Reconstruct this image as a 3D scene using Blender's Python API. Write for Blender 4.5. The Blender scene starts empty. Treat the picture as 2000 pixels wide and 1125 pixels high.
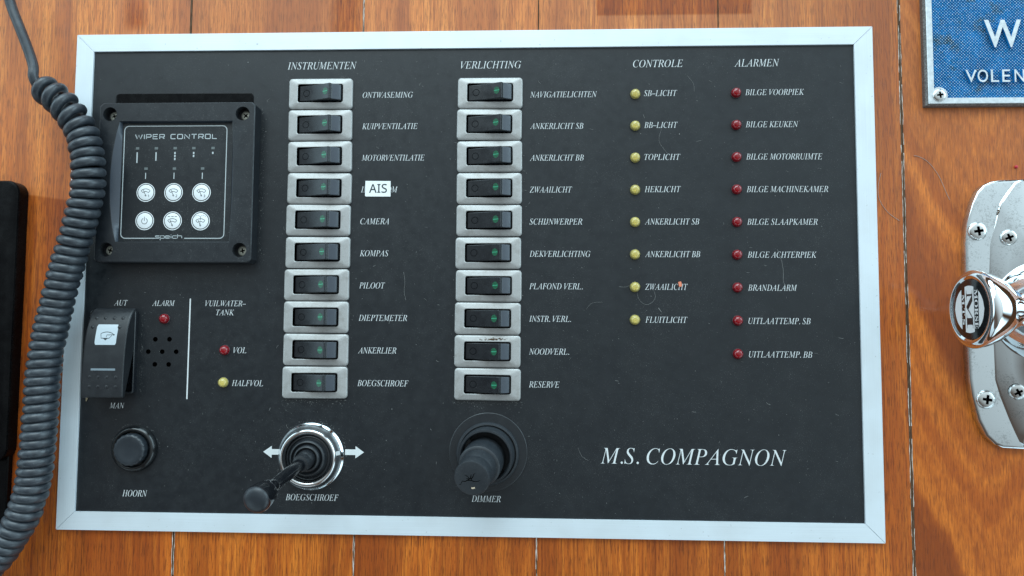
import bpy, bmesh, math, random
from mathutils import Matrix, Vector
random.seed(7)
S = 0.001                       # every shape below is written in millimetres
scene = bpy.context.scene
col = scene.collection
R_ = math.radians

# ------------------------------------------------------------------ camera, world, lamps, exposure
cam = bpy.data.cameras.new('camera')
cam.sensor_width = 36.0; cam.lens = 36.0 * 1387 / 2000
cam.clip_start = 0.01; cam.clip_end = 50
co = bpy.data.objects.new('camera', cam); col.objects.link(co)
RM = ((0.99925, -0.003258, 0.038575), (0.005598, 0.99814, -0.06071), (-0.038306, 0.06088, 0.99741))
CP = (37.166, -25.931, 348.078)
co.matrix_world = Matrix([[RM[i][0], RM[i][1], RM[i][2], CP[i] * S] for i in range(3)] + [[0, 0, 0, 1]])
scene.camera = co

world = bpy.data.worlds.new('World'); scene.world = world; world.use_nodes = True
wn = world.node_tree.nodes; wl = world.node_tree.links
for n in list(wn): wn.remove(n)
def wnode(t, **k):
    n = wn.new(t)
    for a, b in k.items(): setattr(n, a, b)
    return n
def wmath(op, a, b=None, c=None, clamp=False):
    n = wnode('ShaderNodeMath', operation=op, use_clamp=clamp)
    for i, v in enumerate((a, b, c)):
        if v is None: continue
        if isinstance(v, (int, float)): n.inputs[i].default_value = v
        else: wl.new(v, n.inputs[i])
    return n.outputs[0]
def wrange(v, a, b, c=0.0, d=1.0):
    n = wnode('ShaderNodeMapRange', interpolation_type='SMOOTHSTEP')
    wl.new(v, n.inputs[0])
    for i, q in enumerate((a, b, c, d)): n.inputs[1 + i].default_value = q
    return n.outputs[0]
tc = wnode('ShaderNodeTexCoord'); sx = wnode('ShaderNodeSeparateXYZ'); wl.new(tc.outputs['Generated'], sx.inputs[0])
X, Y, Z = sx.outputs
# the wheelhouse round the console: light ceiling above, a band of windows all round it with posts between the panes
band = wmath('MULTIPLY', wrange(Z, 0.10, 0.16), wrange(Z, 0.58, 0.50))
phi = wmath('ARCTAN2', Y, X)
post = wrange(wmath('ABSOLUTE', wmath('SINE', wmath('ADD', wmath('MULTIPLY', phi, 2.5), 0.6))), 0.05, 0.60)
pane = wmath('MULTIPLY', band, post)
side = wmath('MAXIMUM', wmath('ADD', 0.82, wmath('ADD', wmath('MULTIPLY', X, 0.18), wmath('MULTIPLY', Y, 0.60))), 0.12)
pane_s = wmath('MULTIPLY', pane, wmath('MULTIPLY', side, 3.6))
ceil_s = wmath('MULTIPLY', wrange(Z, 0.48, 0.62), wmath('MAXIMUM', wmath('ADD', 0.56, wmath('ADD', wmath('MULTIPLY', Y, 0.95), wmath('MULTIPLY', X, 0.50))), 0.06))
bg1 = wnode('ShaderNodeBackground'); bg1.inputs[0].default_value = (0.62, 0.87, 1.0, 1); wl.new(pane_s, bg1.inputs[1])
bg2 = wnode('ShaderNodeBackground'); bg2.inputs[0].default_value = (0.73, 0.92, 1.0, 1); wl.new(ceil_s, bg2.inputs[1])
bg3 = wnode('ShaderNodeBackground'); bg3.inputs[0].default_value = (0.36, 0.19, 0.10, 1); bg3.inputs[1].default_value = 0.20
a1 = wnode('ShaderNodeAddShader'); a2 = wnode('ShaderNodeAddShader'); wo = wnode('ShaderNodeOutputWorld')
wl.new(bg1.outputs[0], a1.inputs[0]); wl.new(bg2.outputs[0], a1.inputs[1])
wl.new(a1.outputs[0], a2.inputs[0]); wl.new(bg3.outputs[0], a2.inputs[1]); wl.new(a2.outputs[0], wo.inputs[0])

def area(name, loc, target, size, power, color):
    l = bpy.data.lights.new(name, 'AREA'); l.shape = 'RECTANGLE'; l.size, l.size_y = size; l.energy = power; l.color = color
    o = bpy.data.objects.new(name, l); col.objects.link(o); o.location = loc
    o.rotation_euler = (Vector(target) - Vector(loc)).to_track_quat('-Z', 'Y').to_euler()
area('window_light', (-0.35, 1.25, 1.15), (0, 0, 0), (1.5, 0.7), 15.0, (0.78, 0.95, 1.0))

vs = scene.view_settings
vs.view_transform = 'Standard'; vs.look = 'None'; vs.exposure = 0.0; vs.gamma = 1.0; vs.use_curve_mapping = False
scene.render.engine = 'CYCLES'
scene.cycles.use_denoising = True
scene.cycles.max_bounces = 8

# ------------------------------------------------------------------ materials
class Mat:
    def __init__(s, name):
        s.m = bpy.data.materials.new(name); s.m.use_nodes = True
        s.n = s.m.node_tree.nodes; s.l = s.m.node_tree.links; s.b = s.n['Principled BSDF']
        s._co = None; s.vary = False
    def new(s, t, **k):
        n = s.n.new(t)
        for a, b in k.items(): setattr(n, a, b)
        return n
    def put(s, sock, v):
        if hasattr(v, 'is_linked') or isinstance(v, bpy.types.NodeSocket): s.l.new(v, sock)
        elif isinstance(v, (tuple, list)) and len(v) == 3 and sock.type == 'RGBA': sock.default_value = (*v, 1)
        else: sock.default_value = v
    def set(s, **k):
        for a, v in k.items(): s.put(s.b.inputs[a.replace('_', ' ')], v)
        return s
    def co(s, scale=(1, 1, 1), loc=(0, 0, 0), rot=(0, 0, 0)):          # object coordinates in millimetres
        if s._co is None:
            s._co = s.new('ShaderNodeTexCoord').outputs['Object']
            if s.vary:                                    # copies of one switch get dirt and wear of their own
                oi = s.new('ShaderNodeObjectInfo'); ad = s.new('ShaderNodeVectorMath', operation='ADD'); sc = s.new('ShaderNodeMath', operation='MULTIPLY')
                s.l.new(oi.outputs['Random'], sc.inputs[0]); sc.inputs[1].default_value = 3.7
                s.l.new(s._co, ad.inputs[0]); s.l.new(sc.outputs[0], ad.inputs[1]); s._co = ad.outputs[0]
        mp = s.new('ShaderNodeMapping'); s.l.new(s._co, mp.inputs[0])
        mp.inputs['Scale'].default_value = tuple(1000 * q for q in scale); mp.inputs['Location'].default_value = loc; mp.inputs['Rotation'].default_value = rot
        return mp.outputs[0]
    def noise(s, vec, scale, detail=3, rough=0.5, dist=0.0):
        n = s.new('ShaderNodeTexNoise'); s.l.new(vec, n.inputs['Vector'])
        n.inputs['Scale'].default_value = scale; n.inputs['Detail'].default_value = detail; n.inputs['Roughness'].default_value = rough; n.inputs['Distortion'].default_value = dist
        return n.outputs[0]
    def math(s, op, a, b=None, c=None, clamp=False):
        n = s.new('ShaderNodeMath', operation=op, use_clamp=clamp)
        for i, v in enumerate((a, b, c)):
            if v is not None: s.put(n.inputs[i], v)
        return n.outputs[0]
    def rng(s, v, a, b, c=0.0, d=1.0, t='LINEAR'):
        n = s.new('ShaderNodeMapRange', interpolation_type=t); s.put(n.inputs[0], v)
        for i, q in enumerate((a, b, c, d)): s.put(n.inputs[1 + i], q)
        return n.outputs[0]
    def mix(s, f, a, b, blend='MIX'):
        n = s.new('ShaderNodeMix', data_type='RGBA', blend_type=blend, clamp_factor=True)
        s.put(n.inputs[0], f); s.put(n.inputs[6], a); s.put(n.inputs[7], b)
        return n.outputs[2]
    def bump(s, h, strength, dist):
        n = s.new('ShaderNodeBump'); n.inputs['Strength'].default_value = strength; n.inputs['Distance'].default_value = dist * S
        s.l.new(h, n.inputs['Height']); s.l.new(n.outputs[0], s.b.inputs['Normal']); return s
    def sep(s, v):
        n = s.new('ShaderNodeSeparateXYZ'); s.l.new(v, n.inputs[0]); return n.outputs

def dusty(m, base, dust, amount, scale=3.0):
    """fine settled dust: sparse pale specks over the base colour, denser in some areas than in others"""
    v = m.co()
    sp = m.noise(v, scale, 1, 0.4)
    area_ = m.rng(m.noise(v, 0.03, 3, 0.6), 0.35, 0.7, 0.74, 0.66)
    f = m.rng(sp, area_, m.math('ADD', area_, 0.06), 0.0, amount)
    haze = m.rng(m.noise(v, 0.06, 4, 0.65), 0.42, 0.78, 0.0, 0.014)
    return m.mix(m.math('ADD', f, haze), base, dust)

def black_plastic(name, base=(0.012, 0.014, 0.017), rough=0.35, amount=0.25, grain=0.4, spec=0.5, vary=False):
    m = Mat(name); m.vary = vary
    m.set(Base_Color=dusty(m, base, (0.32, 0.32, 0.31), amount), Specular_IOR_Level=spec)
    v = m.co()
    m.set(Roughness=m.rng(m.noise(v, 0.25, 4, 0.6), 0.3, 0.7, rough - 0.07, rough + 0.1))
    m.bump(m.noise(v, 3.5, 2), 0.35, 0.05 * grain)
    return m.m

M = {}
M['board'] = black_plastic('black laminate', (0.0060, 0.0084, 0.0112), 0.40, 0.36, 0.7, 0.52)
M['box'] = black_plastic('black grained housing', (0.0090, 0.0115, 0.0150), 0.40, 0.3, 1.2)
M['switch'] = black_plastic('black switch plastic', (0.007, 0.009, 0.012), 0.24, 0.12, 0.25, 0.55, True)
M['paddle'] = black_plastic('matt switch paddle', (0.024, 0.034, 0.050), 0.40, 0.2, 0.4, 0.8, True)
M['soft'] = black_plastic('soft black rubber', (0.011, 0.013, 0.016), 0.40, 0.18, 0.8)
M['cap'] = black_plastic('rubbed push cap', (0.020, 0.025, 0.031), 0.34, 0.12, 0.5)
M['grey_rubber'] = black_plastic('worn dark knob plastic', (0.020, 0.024, 0.029), 0.42, 0.25, 1.2)
M['gloss'] = black_plastic('glossy black plastic', (0.004, 0.005, 0.006), 0.16, 0.05, 0.1, 0.55)
M['ebony'] = black_plastic('handled black knob', (0.004, 0.005, 0.007), 0.13, 0.03, 0.12, 0.42)
M['case'] = black_plastic('black case plastic', (0.0012, 0.0013, 0.0018), 0.25, 0.03, 0.3, 0.12)
M['hole'] = Mat('dark recess').set(Base_Color=(0.001, 0.001, 0.001), Roughness=0.9, Specular_IOR_Level=0.0).m

def cord_mat():
    m = Mat('rubber cord'); v = m.co()
    w = m.rng(m.noise(v, 0.25, 5, 0.7), 0.42, 0.75, 0.0, 0.8)
    c = m.mix(w, (0.022, 0.028, 0.036), (0.056, 0.068, 0.080))
    sp = m.rng(m.noise(v, 1.1, 2), 0.71, 0.78, 0.0, 0.3)
    m.set(Base_Color=m.mix(sp, c, (0.26, 0.28, 0.29)), Roughness=m.rng(m.noise(v, 0.4, 4), 0.3, 0.7, 0.28, 0.48), Specular_IOR_Level=0.6)
    m.bump(m.noise(v, 0.8, 4), 0.25, 0.12); return m.m
M['cord'] = cord_mat()

def silver():
    m = Mat('satin silver bezel'); m.vary = True; v = m.co()
    g = m.noise(v, 5.0, 2, 0.6)
    c = m.mix(m.rng(g, 0.35, 0.68), (0.36, 0.355, 0.345), (0.50, 0.495, 0.485))
    grime = m.rng(m.noise(v, 0.22, 4, 0.7), 0.50, 0.80, 0.0, 0.5)
    m.set(Base_Color=m.mix(grime, c, (0.20, 0.175, 0.145)), Metallic=0.40, Roughness=0.45)
    m.bump(g, 0.25, 0.03); return m.m
M['silver'] = silver()

def alu(name, horizontal):
    m = Mat(name); v = m.co()
    a = m.noise(m.co((0.02, 6, 1) if horizontal else (6, 0.02, 1)), 1.0, 3, 0.6)
    b = m.noise(v, 0.05, 3)
    c = m.mix(m.rng(a, 0.3, 0.7), (0.68, 0.74, 0.78), (0.76, 0.82, 0.86))
    sp = m.rng(m.noise(v, 0.55, 2, 0.5), 0.70, 0.77, 0.0, 0.5)
    m.set(Base_Color=m.mix(sp, m.mix(m.rng(b, 0.42, 0.8, 0, 0.28), c, (0.5, 0.5, 0.48)), (0.28, 0.27, 0.25)), Metallic=0.30, Roughness=m.rng(a, 0.3, 0.7, 0.40, 0.50))
    m.bump(a, 0.12, 0.02); return m.m
M['alu_h'] = alu('anodised aluminium along', True); M['alu_v'] = alu('anodised aluminium upright', False)

M['print'] = Mat('white print').set(Base_Color=(0.66, 0.68, 0.68), Roughness=0.55).m
M['print_dim'] = Mat('pale grey print').set(Base_Color=(0.46, 0.50, 0.51), Roughness=0.5).m
M['print_black'] = Mat('black print').set(Base_Color=(0.02, 0.03, 0.035), Roughness=0.5).m
M['white'] = Mat('white key film').set(Base_Color=(0.80, 0.82, 0.83), Roughness=0.35).m
def paper():
    m = Mat('white label tape'); m.set(Base_Color=m.mix(m.rng(m.noise(m.co(), 0.5, 3), 0.4, 0.7, 0, 0.2), (0.84, 0.85, 0.84), (0.74, 0.76, 0.76)), Roughness=0.4); return m.m
M['paper'] = paper()
M['lens'] = Mat('milky switch lens').set(Base_Color=(0.50, 0.56, 0.60), Roughness=0.25).m
M['bar'] = Mat('grey lens bar').set(Base_Color=(0.20, 0.245, 0.275), Roughness=0.3).m
M['dimled'] = Mat('unlit window').set(Base_Color=(0.13, 0.15, 0.15), Roughness=0.35).m
M['ring_mark'] = Mat('pressed ring').set(Base_Color=(0.0015, 0.002, 0.003), Roughness=0.8, Specular_IOR_Level=0.1).m
def green():
    m = Mat('green pilot lens'); v = m.co()
    m.set(Base_Color=m.mix(m.rng(m.noise(v, 2.5, 2), 0.4, 0.65), (0.005, 0.060, 0.028), (0.014, 0.135, 0.065)), Roughness=0.25); return m.m
M['green'] = green()
M['green_bar'] = Mat('pale green bar').set(Base_Color=(0.06, 0.42, 0.24), Roughness=0.2).m
def led(name, col_, tr, body):
    m = Mat(name)
    m.set(Base_Color=col_, Roughness=0.04, Transmission_Weight=tr, IOR=1.5, Coat_Weight=0.5, Coat_Roughness=0.03); return m.m
M['red'] = led('red lamp lens', (0.42, 0.002, 0.013), 0.60, 0)
M['yellow'] = led('yellow lamp lens', (0.86, 0.71, 0.21), 0.58, 0)
M['cup_red'] = Mat('lamp cup behind red').set(Base_Color=(0.60, 0.22, 0.25), Roughness=0.3).m
M['cup_yellow'] = Mat('lamp cup behind yellow').set(Base_Color=(0.85, 0.78, 0.5), Roughness=0.3).m
def chrome(name, tint=(0.80, 0.82, 0.83), lo=0.03, hi=0.10, pits=0.0):
    m = Mat(name); v = m.co()
    r = m.rng(m.noise(v, 0.15, 5, 0.65), 0.35, 0.75, lo, hi)
    c = tint
    if pits:
        p = m.rng(m.math('MULTIPLY', m.noise(v, 1.1, 5, 0.75), m.rng(m.noise(v, 0.09, 2), 0.3, 0.6, 0.75, 1.2)), 0.56, 0.70, 0.0, pits)
        c = m.mix(p, tint, (0.22, 0.22, 0.21)); r = m.math('ADD', r, m.math('MULTIPLY', p, 0.5))
    m.set(Base_Color=c, Metallic=1.0, Roughness=r); return m.m
M['chrome'] = chrome('polished chrome')
M['worn_chrome'] = chrome('pitted chrome plate', (0.68, 0.73, 0.75), 0.03, 0.11, 0.45)
M['screw'] = chrome('stainless screw', (0.66, 0.67, 0.66), 0.18, 0.36, 0.5)
M['dull_screw'] = Mat('dull zinc screw').set(Base_Color=(0.42, 0.42, 0.36), Metallic=0.5, Roughness=0.5).m
def np_metal():
    m = Mat('cast plate metal'); v = m.co()
    m.set(Base_Color=m.mix(m.rng(m.noise(v, 0.5, 4), 0.35, 0.7), (0.58, 0.62, 0.64), (0.74, 0.78, 0.80)), Metallic=0.6, Roughness=0.36); m.bump(m.noise(v, 1.5, 3), 0.2, 0.05); return m.m
M['np_metal'] = np_metal()
def np_edge():
    m = Mat('dull plate edge'); v = m.co()
    m.set(Base_Color=m.mix(m.rng(m.noise(v, 1.2, 4), 0.4, 0.7), (0.10, 0.095, 0.09), (0.24, 0.23, 0.22)), Metallic=0.4, Roughness=0.5); return m.m
M['np_edge'] = np_edge()
def np_blue():
    m = Mat('worn blue paint'); v = m.co()
    c = m.mix(m.rng(m.noise(v, 0.16, 5, 0.7), 0.36, 0.66), (0.0035, 0.140, 0.36), (0.009, 0.255, 0.58))
    w = m.rng(m.noise(v, 0.11, 5, 0.7), 0.54, 0.66, 0.0, 0.8)
    m.set(Base_Color=m.mix(w, c, (0.06, 0.075, 0.07)), Roughness=0.35); return m.m
M['np_blue'] = np_blue()
def np_tip():
    m = Mat('paint worn off the points'); v = m.co()
    m.set(Base_Color=m.mix(m.rng(m.noise(v, 0.7, 3), 0.35, 0.65), (0.10, 0.40, 0.66), (0.75, 0.84, 0.88)), Metallic=0.4, Roughness=0.35); return m.m
M['np_tip'] = np_tip()

def wood(name, flame=False):
    m = Mat(name)
    at = m.new('ShaderNodeAttribute', attribute_name='plank'); pk = at.outputs['Fac']
    v = m.co()
    off = m.new('ShaderNodeCombineXYZ'); m.put(off.inputs[0], m.math('MULTIPLY', pk, 977.0)); m.put(off.inputs[1], m.math('MULTIPLY', pk, 531.0))
    va = m.new('ShaderNodeVectorMath', operation='ADD'); m.l.new(v, va.inputs[0]); m.l.new(off.outputs[0], va.inputs[1])
    P = va.outputs[0]
    def st(sx_, sy_, src=P):
        q = m.new('ShaderNodeVectorMath', operation='MULTIPLY'); m.l.new(src, q.inputs[0]); q.inputs[1].default_value = (sx_, sy_, 1); return q.outputs[0]
    xyz = m.sep(v)
    if not flame:
        warp = m.noise(st(0.02, 0.008), 1.0, 3)
        wv = m.new('ShaderNodeVectorMath', operation='ADD'); m.l.new(P, wv.inputs[0])
        cw = m.new('ShaderNodeCombineXYZ'); m.put(cw.inputs[0], m.math('MULTIPLY', warp, 26.0)); m.l.new(cw.outputs[0], wv.inputs[1])
        W = wv.outputs[0]
        bands = m.noise(st(0.26, 0.006, W), 1.0, 4, 0.65)
        broad = m.noise(st(0.045, 0.0022, W), 1.0, 3, 0.55)
    else:
        # cathedral figure: nested V tongues hanging down the middle of the board
        dx = m.math('SUBTRACT', xyz[0], 250.0)
        q = m.math('SQRT', m.math('ADD', m.math('MULTIPLY', dx, dx), 60.0))
        n1 = m.math('MULTIPLY', m.noise(st(0.03, 0.015), 1.0, 4, 0.6), 55.0)
        u = m.math('ADD', m.math('SUBTRACT', m.math('MULTIPLY', q, 2.2), xyz[1]), n1)
        cu = m.new('ShaderNodeCombineXYZ'); m.put(cu.inputs[0], m.math('MULTIPLY', u, 0.055))
        bands = m.math('ADD', m.noise(cu.outputs[0], 1.0, 2, 0.4), m.math('MULTIPLY', m.math('SUBTRACT', m.noise(st(0.5, 0.12), 1.0, 4, 0.7), 0.5), 0.30))
        cu2 = m.new('ShaderNodeCombineXYZ'); m.put(cu2.inputs[0], m.math('MULTIPLY', u, 0.016)); m.put(cu2.inputs[1], 3.3)
        broad = m.math('ADD', m.noise(cu2.outputs[0], 1.0, 2, 0.4), m.math('MULTIPLY', m.math('SUBTRACT', m.noise(st(0.35, 0.06), 1.0, 4, 0.7), 0.5), 0.22))
    fine = m.noise(st(0.9, 0.11) if flame else st(1.6, 0.045), 1.0, 5, 0.7)
    pores = m.rng(m.noise(st(2.2, 0.13), 1.0, 3, 0.6), 0.53, 0.60)
    hair = m.rng(m.noise(st(0.75, 0.011), 1.0, 4, 0.7), 0.51, 0.60)
    light, mid, dark = ((0.70, 0.185, 0.022), (0.48, 0.108, 0.0125), (0.150, 0.027, 0.006)) if flame else ((0.80, 0.228, 0.028), (0.62, 0.150, 0.0175), (0.180, 0.032, 0.007))
    c = m.mix(m.rng(bands, 0.40 if flame else 0.40, 0.59 if flame else 0.58), light, mid)
    c = m.mix(m.rng(broad, 0.45, 0.62, 0, 0.85), c, (0.22, 0.042, 0.0075) if flame else (0.31, 0.062, 0.0095))
    c = m.mix(m.rng(fine, 0.40 if flame else 0.43, 0.64 if flame else 0.58, 0.0, 0.5 if flame else 0.58), c, (0.24, 0.045, 0.007) if flame else (0.38, 0.072, 0.0095))
    c = m.mix(m.math('MULTIPLY', hair, 0.12 if flame else 0.50), c, dark)
    c = m.mix(m.math('MULTIPLY', pores, 0.40 if flame else 0.55), c, (0.10, 0.022, 0.006))
    tint = m.rng(m.noise(m.co((0.004, 0.003, 1)), 1.0, 2), 0.35, 0.65, 0.86, 1.12)
    hsv = m.new('ShaderNodeHueSaturation'); m.put(hsv.inputs['Color'], c); m.put(hsv.inputs['Value'], m.math('MULTIPLY', tint, m.rng(pk, 0, 1, 0.92, 1.1)))
    c = hsv.outputs[0]
    # varnish sheen painted into the colour, growing upward; some patches kept darker without it
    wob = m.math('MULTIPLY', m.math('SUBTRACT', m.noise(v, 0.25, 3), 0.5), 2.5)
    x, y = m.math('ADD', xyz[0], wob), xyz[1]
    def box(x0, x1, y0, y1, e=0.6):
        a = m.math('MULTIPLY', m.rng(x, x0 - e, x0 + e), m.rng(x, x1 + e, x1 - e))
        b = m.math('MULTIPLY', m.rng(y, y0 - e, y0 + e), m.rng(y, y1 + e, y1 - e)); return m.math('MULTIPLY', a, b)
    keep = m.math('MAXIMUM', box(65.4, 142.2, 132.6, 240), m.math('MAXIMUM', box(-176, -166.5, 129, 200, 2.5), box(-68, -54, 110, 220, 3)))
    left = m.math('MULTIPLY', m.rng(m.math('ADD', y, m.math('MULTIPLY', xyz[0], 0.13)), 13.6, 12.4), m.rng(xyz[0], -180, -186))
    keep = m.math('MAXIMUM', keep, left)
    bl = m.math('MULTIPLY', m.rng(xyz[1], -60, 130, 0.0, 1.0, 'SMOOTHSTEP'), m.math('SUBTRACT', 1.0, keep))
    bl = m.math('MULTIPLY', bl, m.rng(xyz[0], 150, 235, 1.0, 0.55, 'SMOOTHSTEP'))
    sheen_tone = m.mix(0.55, m.mix(1.0, c, (1.0, 1.48, 3.8), 'MULTIPLY'), m.mix(0.42, c, (0.56, 0.265, 0.15)))
    c = m.mix(m.math('MULTIPLY', bl, 0.92), c, sheen_tone)
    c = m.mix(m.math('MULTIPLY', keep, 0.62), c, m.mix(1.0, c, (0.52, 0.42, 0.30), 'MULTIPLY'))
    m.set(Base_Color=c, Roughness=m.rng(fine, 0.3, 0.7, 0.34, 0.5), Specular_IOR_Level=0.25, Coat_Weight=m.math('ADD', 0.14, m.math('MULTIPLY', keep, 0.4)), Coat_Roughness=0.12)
    m.bump(m.math('SUBTRACT', m.math('MULTIPLY', fine, 0.35), m.math('ADD', pores, m.math('MULTIPLY', hair, 0.4))), 0.35, 0.10)
    return m.m
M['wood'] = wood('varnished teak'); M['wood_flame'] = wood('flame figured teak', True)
def caulk(name, dark, light, lo, hi):
    m = Mat(name)
    f = m.rng(m.noise(m.co((1.4, 0.22, 1)), 1.0, 4, 0.7), lo, hi)
    m.set(Base_Color=m.mix(f, dark, light), Roughness=0.8, Specular_IOR_Level=0.1); return m.m
M['caulk_dark'] = caulk('dark seam filler', (0.06, 0.032, 0.018), (0.15, 0.095, 0.06), 0.4, 0.7)
M['caulk_pale'] = caulk('cracked pale seam filler', (0.30, 0.20, 0.13), (0.72, 0.66, 0.60), 0.36, 0.60)
M['lint'] = Mat('pale lint').set(Base_Color=(0.34, 0.34, 0.325), Roughness=0.8).m
M['orange'] = Mat('orange crumb').set(Base_Color=(0.75, 0.22, 0.12), Roughness=0.7).m
M['tan'] = Mat('tan chip').set(Base_Color=(0.24, 0.19, 0.12), Roughness=0.8).m
M['redbead'] = Mat('red bead').set(Base_Color=(0.5, 0.02, 0.04), Roughness=0.4).m
M['grime'] = Mat('brown dirt').set(Base_Color=(0.10, 0.055, 0.025), Roughness=0.9).m
M['amber'] = Mat('amber fleck').set(Base_Color=(0.62, 0.50, 0.36), Roughness=0.6).m

# ------------------------------------------------------------------ helpers
ORG = {}
def link(o, parent):
    col.objects.link(o)
    if parent is not None: o.parent = parent
def thing(name, loc, label=None, cat=None, group=None, parent=None):
    o = bpy.data.objects.new(name, None); o.empty_display_size = 0.01
    p = ORG.get(parent.name, (0, 0, 0)) if parent else (0, 0, 0)
    link(o, parent); o.location = tuple((loc[i] - p[i]) * S for i in range(3)); ORG[o.name] = tuple(loc)
    return tag(o, label, cat, group)
def tag(o, label=None, cat=None, group=None, kind=None):
    for k, v in (('label', label), ('category', cat), ('group', group), ('kind', kind)):
        if v: o[k] = v
    return o

def rrect(cx, cy, hw, hh, r, z, n=5):
    pts = []
    for sx_, sy_, a0 in ((1, 1, 0), (-1, 1, 90), (-1, -1, 180), (1, -1, 270)):
        for i in range(n + 1):
            a = R_(a0 + 90 * i / n)
            pts.append((cx + sx_ * (hw - r) + r * math.cos(a), cy + sy_ * (hh - r) + r * math.sin(a), z))
    return pts

class MB:
    def __init__(s): s.v, s.f, s.m = [], [], []
    def add(s, vs_, fs, mat=0):
        b = len(s.v); s.v += [tuple(p) for p in vs_]
        for f in fs: s.f.append([b + i for i in f]); s.m.append(mat)
        return s
    def loft(s, loops, mat=0, cap0=False, cap1=False, closed=False, mats=None):
        n = len(loops[0]); vs_ = [p for l in loops for p in l]; k = len(loops); b = len(s.v)
        s.v += [tuple(p) for p in vs_]
        for j in range(k if closed else k - 1):
            a0, a1 = j * n, ((j + 1) % k) * n
            for i in range(n):
                s.f.append([b + a0 + i, b + a0 + (i + 1) % n, b + a1 + (i + 1) % n, b + a1 + i]); s.m.append(mats[j] if mats else mat)
        if cap0: s.f.append([b + i for i in reversed(range(n))]); s.m.append(mats[0] if mats else mat)
        if cap1: s.f.append([b + (k - 1) * n + i for i in range(n)]); s.m.append(mats[-1] if mats else mat)
        return s
    def lathe(s, prof, c=(0, 0, 0), rot=None, seg=48, mat=0, mats=None):
        """prof: (radius, height) from bottom to top, axis z turned by rot and moved to c; ends on the axis are capped"""
        M4 = (rot.to_4x4() if rot is not None else Matrix.Identity(4)); c = Vector(c)
        loops = []
        for r, z in prof:
            loops.append([tuple(M4 @ Vector((max(r, 0.03) * math.cos(2 * math.pi * i / seg), max(r, 0.03) * math.sin(2 * math.pi * i / seg), z)) + c) for i in range(seg)])
        return s.loft(loops, mat, True, True, mats=mats)
    def prism(s, pts, z0, z1, mat=0):
        return s.loft([[(p[0], p[1], z0) for p in pts], [(p[0], p[1], z1) for p in pts]], mat, True, True)
    def box(s, x0, x1, y0, y1, z0, z1, mat=0):
        return s.prism([(x0, y0), (x1, y0), (x1, y1), (x0, y1)], z0, z1, mat)
    def tube(s, pts, rad, seg=10, mat=0):
        pts = [Vector(p) for p in pts]; n = len(pts)
        rads = rad if isinstance(rad, (list, tuple)) else [rad] * n
        t0 = (pts[1] - pts[0]).normalized(); up = Vector((0, 0, 1)) if abs(t0.z) < 0.9 else Vector((1, 0, 0))
        u = t0.cross(up).normalized(); loops = []
        for i in range(n):
            t = (pts[min(i + 1, n - 1)] - pts[max(i - 1, 0)]).normalized()
            u = (u - t * u.dot(t)).normalized(); w = t.cross(u)
            loops.append([tuple(pts[i] + (u * math.cos(2 * math.pi * k / seg) + w * math.sin(2 * math.pi * k / seg)) * rads[i]) for k in range(seg)])
        return s.loft(loops, mat, True, True)
    def ribbon(s, pts, w, z, mat=0, closed=False, frame=None):
        """flat printed line of width w through 2D pts at height z (or mapped into space by frame)"""
        n = len(pts); P = [Vector(p) for p in pts]; L, Rr = [], []
        for i in range(n):
            a = P[(i - 1) % n] if closed or i else P[0]; b = P[(i + 1) % n] if closed or i < n - 1 else P[-1]
            d = (b - a).normalized(); nn = Vector((-d.y, d.x)) * w / 2
            L.append(P[i] + nn); Rr.append(P[i] - nn)
        f3 = frame or (lambda x, y: (x, y, z(x, y) if callable(z) else z))
        vs_ = [f3(p.x, p.y) for p in L] + [f3(p.x, p.y) for p in Rr]
        return s.add(vs_, [[n + i, n + (i + 1) % n, (i + 1) % n, i] for i in range(n if closed else n - 1)], mat)
    def build(s, name, mats, parent=None, angle=35, bevel=None, org=None, wn=False):
        o_ = org or (ORG.get(parent.name, (0, 0, 0)) if parent else (0, 0, 0))
        me = bpy.data.meshes.new(name)
        me.from_pydata([((p[0] - o_[0]) * S, (p[1] - o_[1]) * S, (p[2] - o_[2]) * S) for p in s.v], [], s.f)
        for q in (mats if isinstance(mats, (list, tuple)) else [mats]): me.materials.append(M[q] if isinstance(q, str) else q)
        me.polygons.foreach_set('material_index', s.m)
        bm = bmesh.new(); bm.from_mesh(me)
        if bevel:
            w, seg, ang = bevel
            bm.normal_update()
            es = [e for e in bm.edges if len(e.link_faces) == 2 and e.calc_face_angle(0) > R_(ang)]
            bmesh.ops.bevel(bm, geom=es, offset=w * S, segments=seg, affect='EDGES', profile=0.5, clamp_overlap=True)
        bmesh.ops.recalc_face_normals(bm, faces=bm.faces) if s.fixn else None
        bm.to_mesh(me); bm.free()
        me.polygons.foreach_set('use_smooth', [True] * len(me.polygons)); me.set_sharp_from_angle(angle=R_(angle))
        o = bpy.data.objects.new(name, me)
        if org and not parent: o.location = tuple(q * S for q in org)
        if bevel or wn: o.modifiers.new('weighted normals', 'WEIGHTED_NORMAL').keep_sharp = True
        link(o, parent); ORG[o.name] = tuple(o_)
        return o
    fixn = True

def cut(o, cutter_mb):
    """real holes: subtract the cutters from o's mesh"""
    c = cutter_mb.build('cutter', 'hole', None, org=None)
    w = ORG[o.name]; c.location = tuple(-q * S for q in w)
    base = bpy.data.objects.new('cut_base', o.data); col.objects.link(base)
    md = base.modifiers.new('b', 'BOOLEAN'); md.operation = 'DIFFERENCE'; md.solver = 'EXACT'; md.object = c
    me = bpy.data.meshes.new_from_object(base.evaluated_get(bpy.context.evaluated_depsgraph_get()))
    bpy.data.objects.remove(base); bpy.data.objects.remove(c)
    me.name = o.data.name; o.data = me
    me.polygons.foreach_set('use_smooth', [True] * len(me.polygons)); me.set_sharp_from_angle(angle=R_(35))

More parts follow.
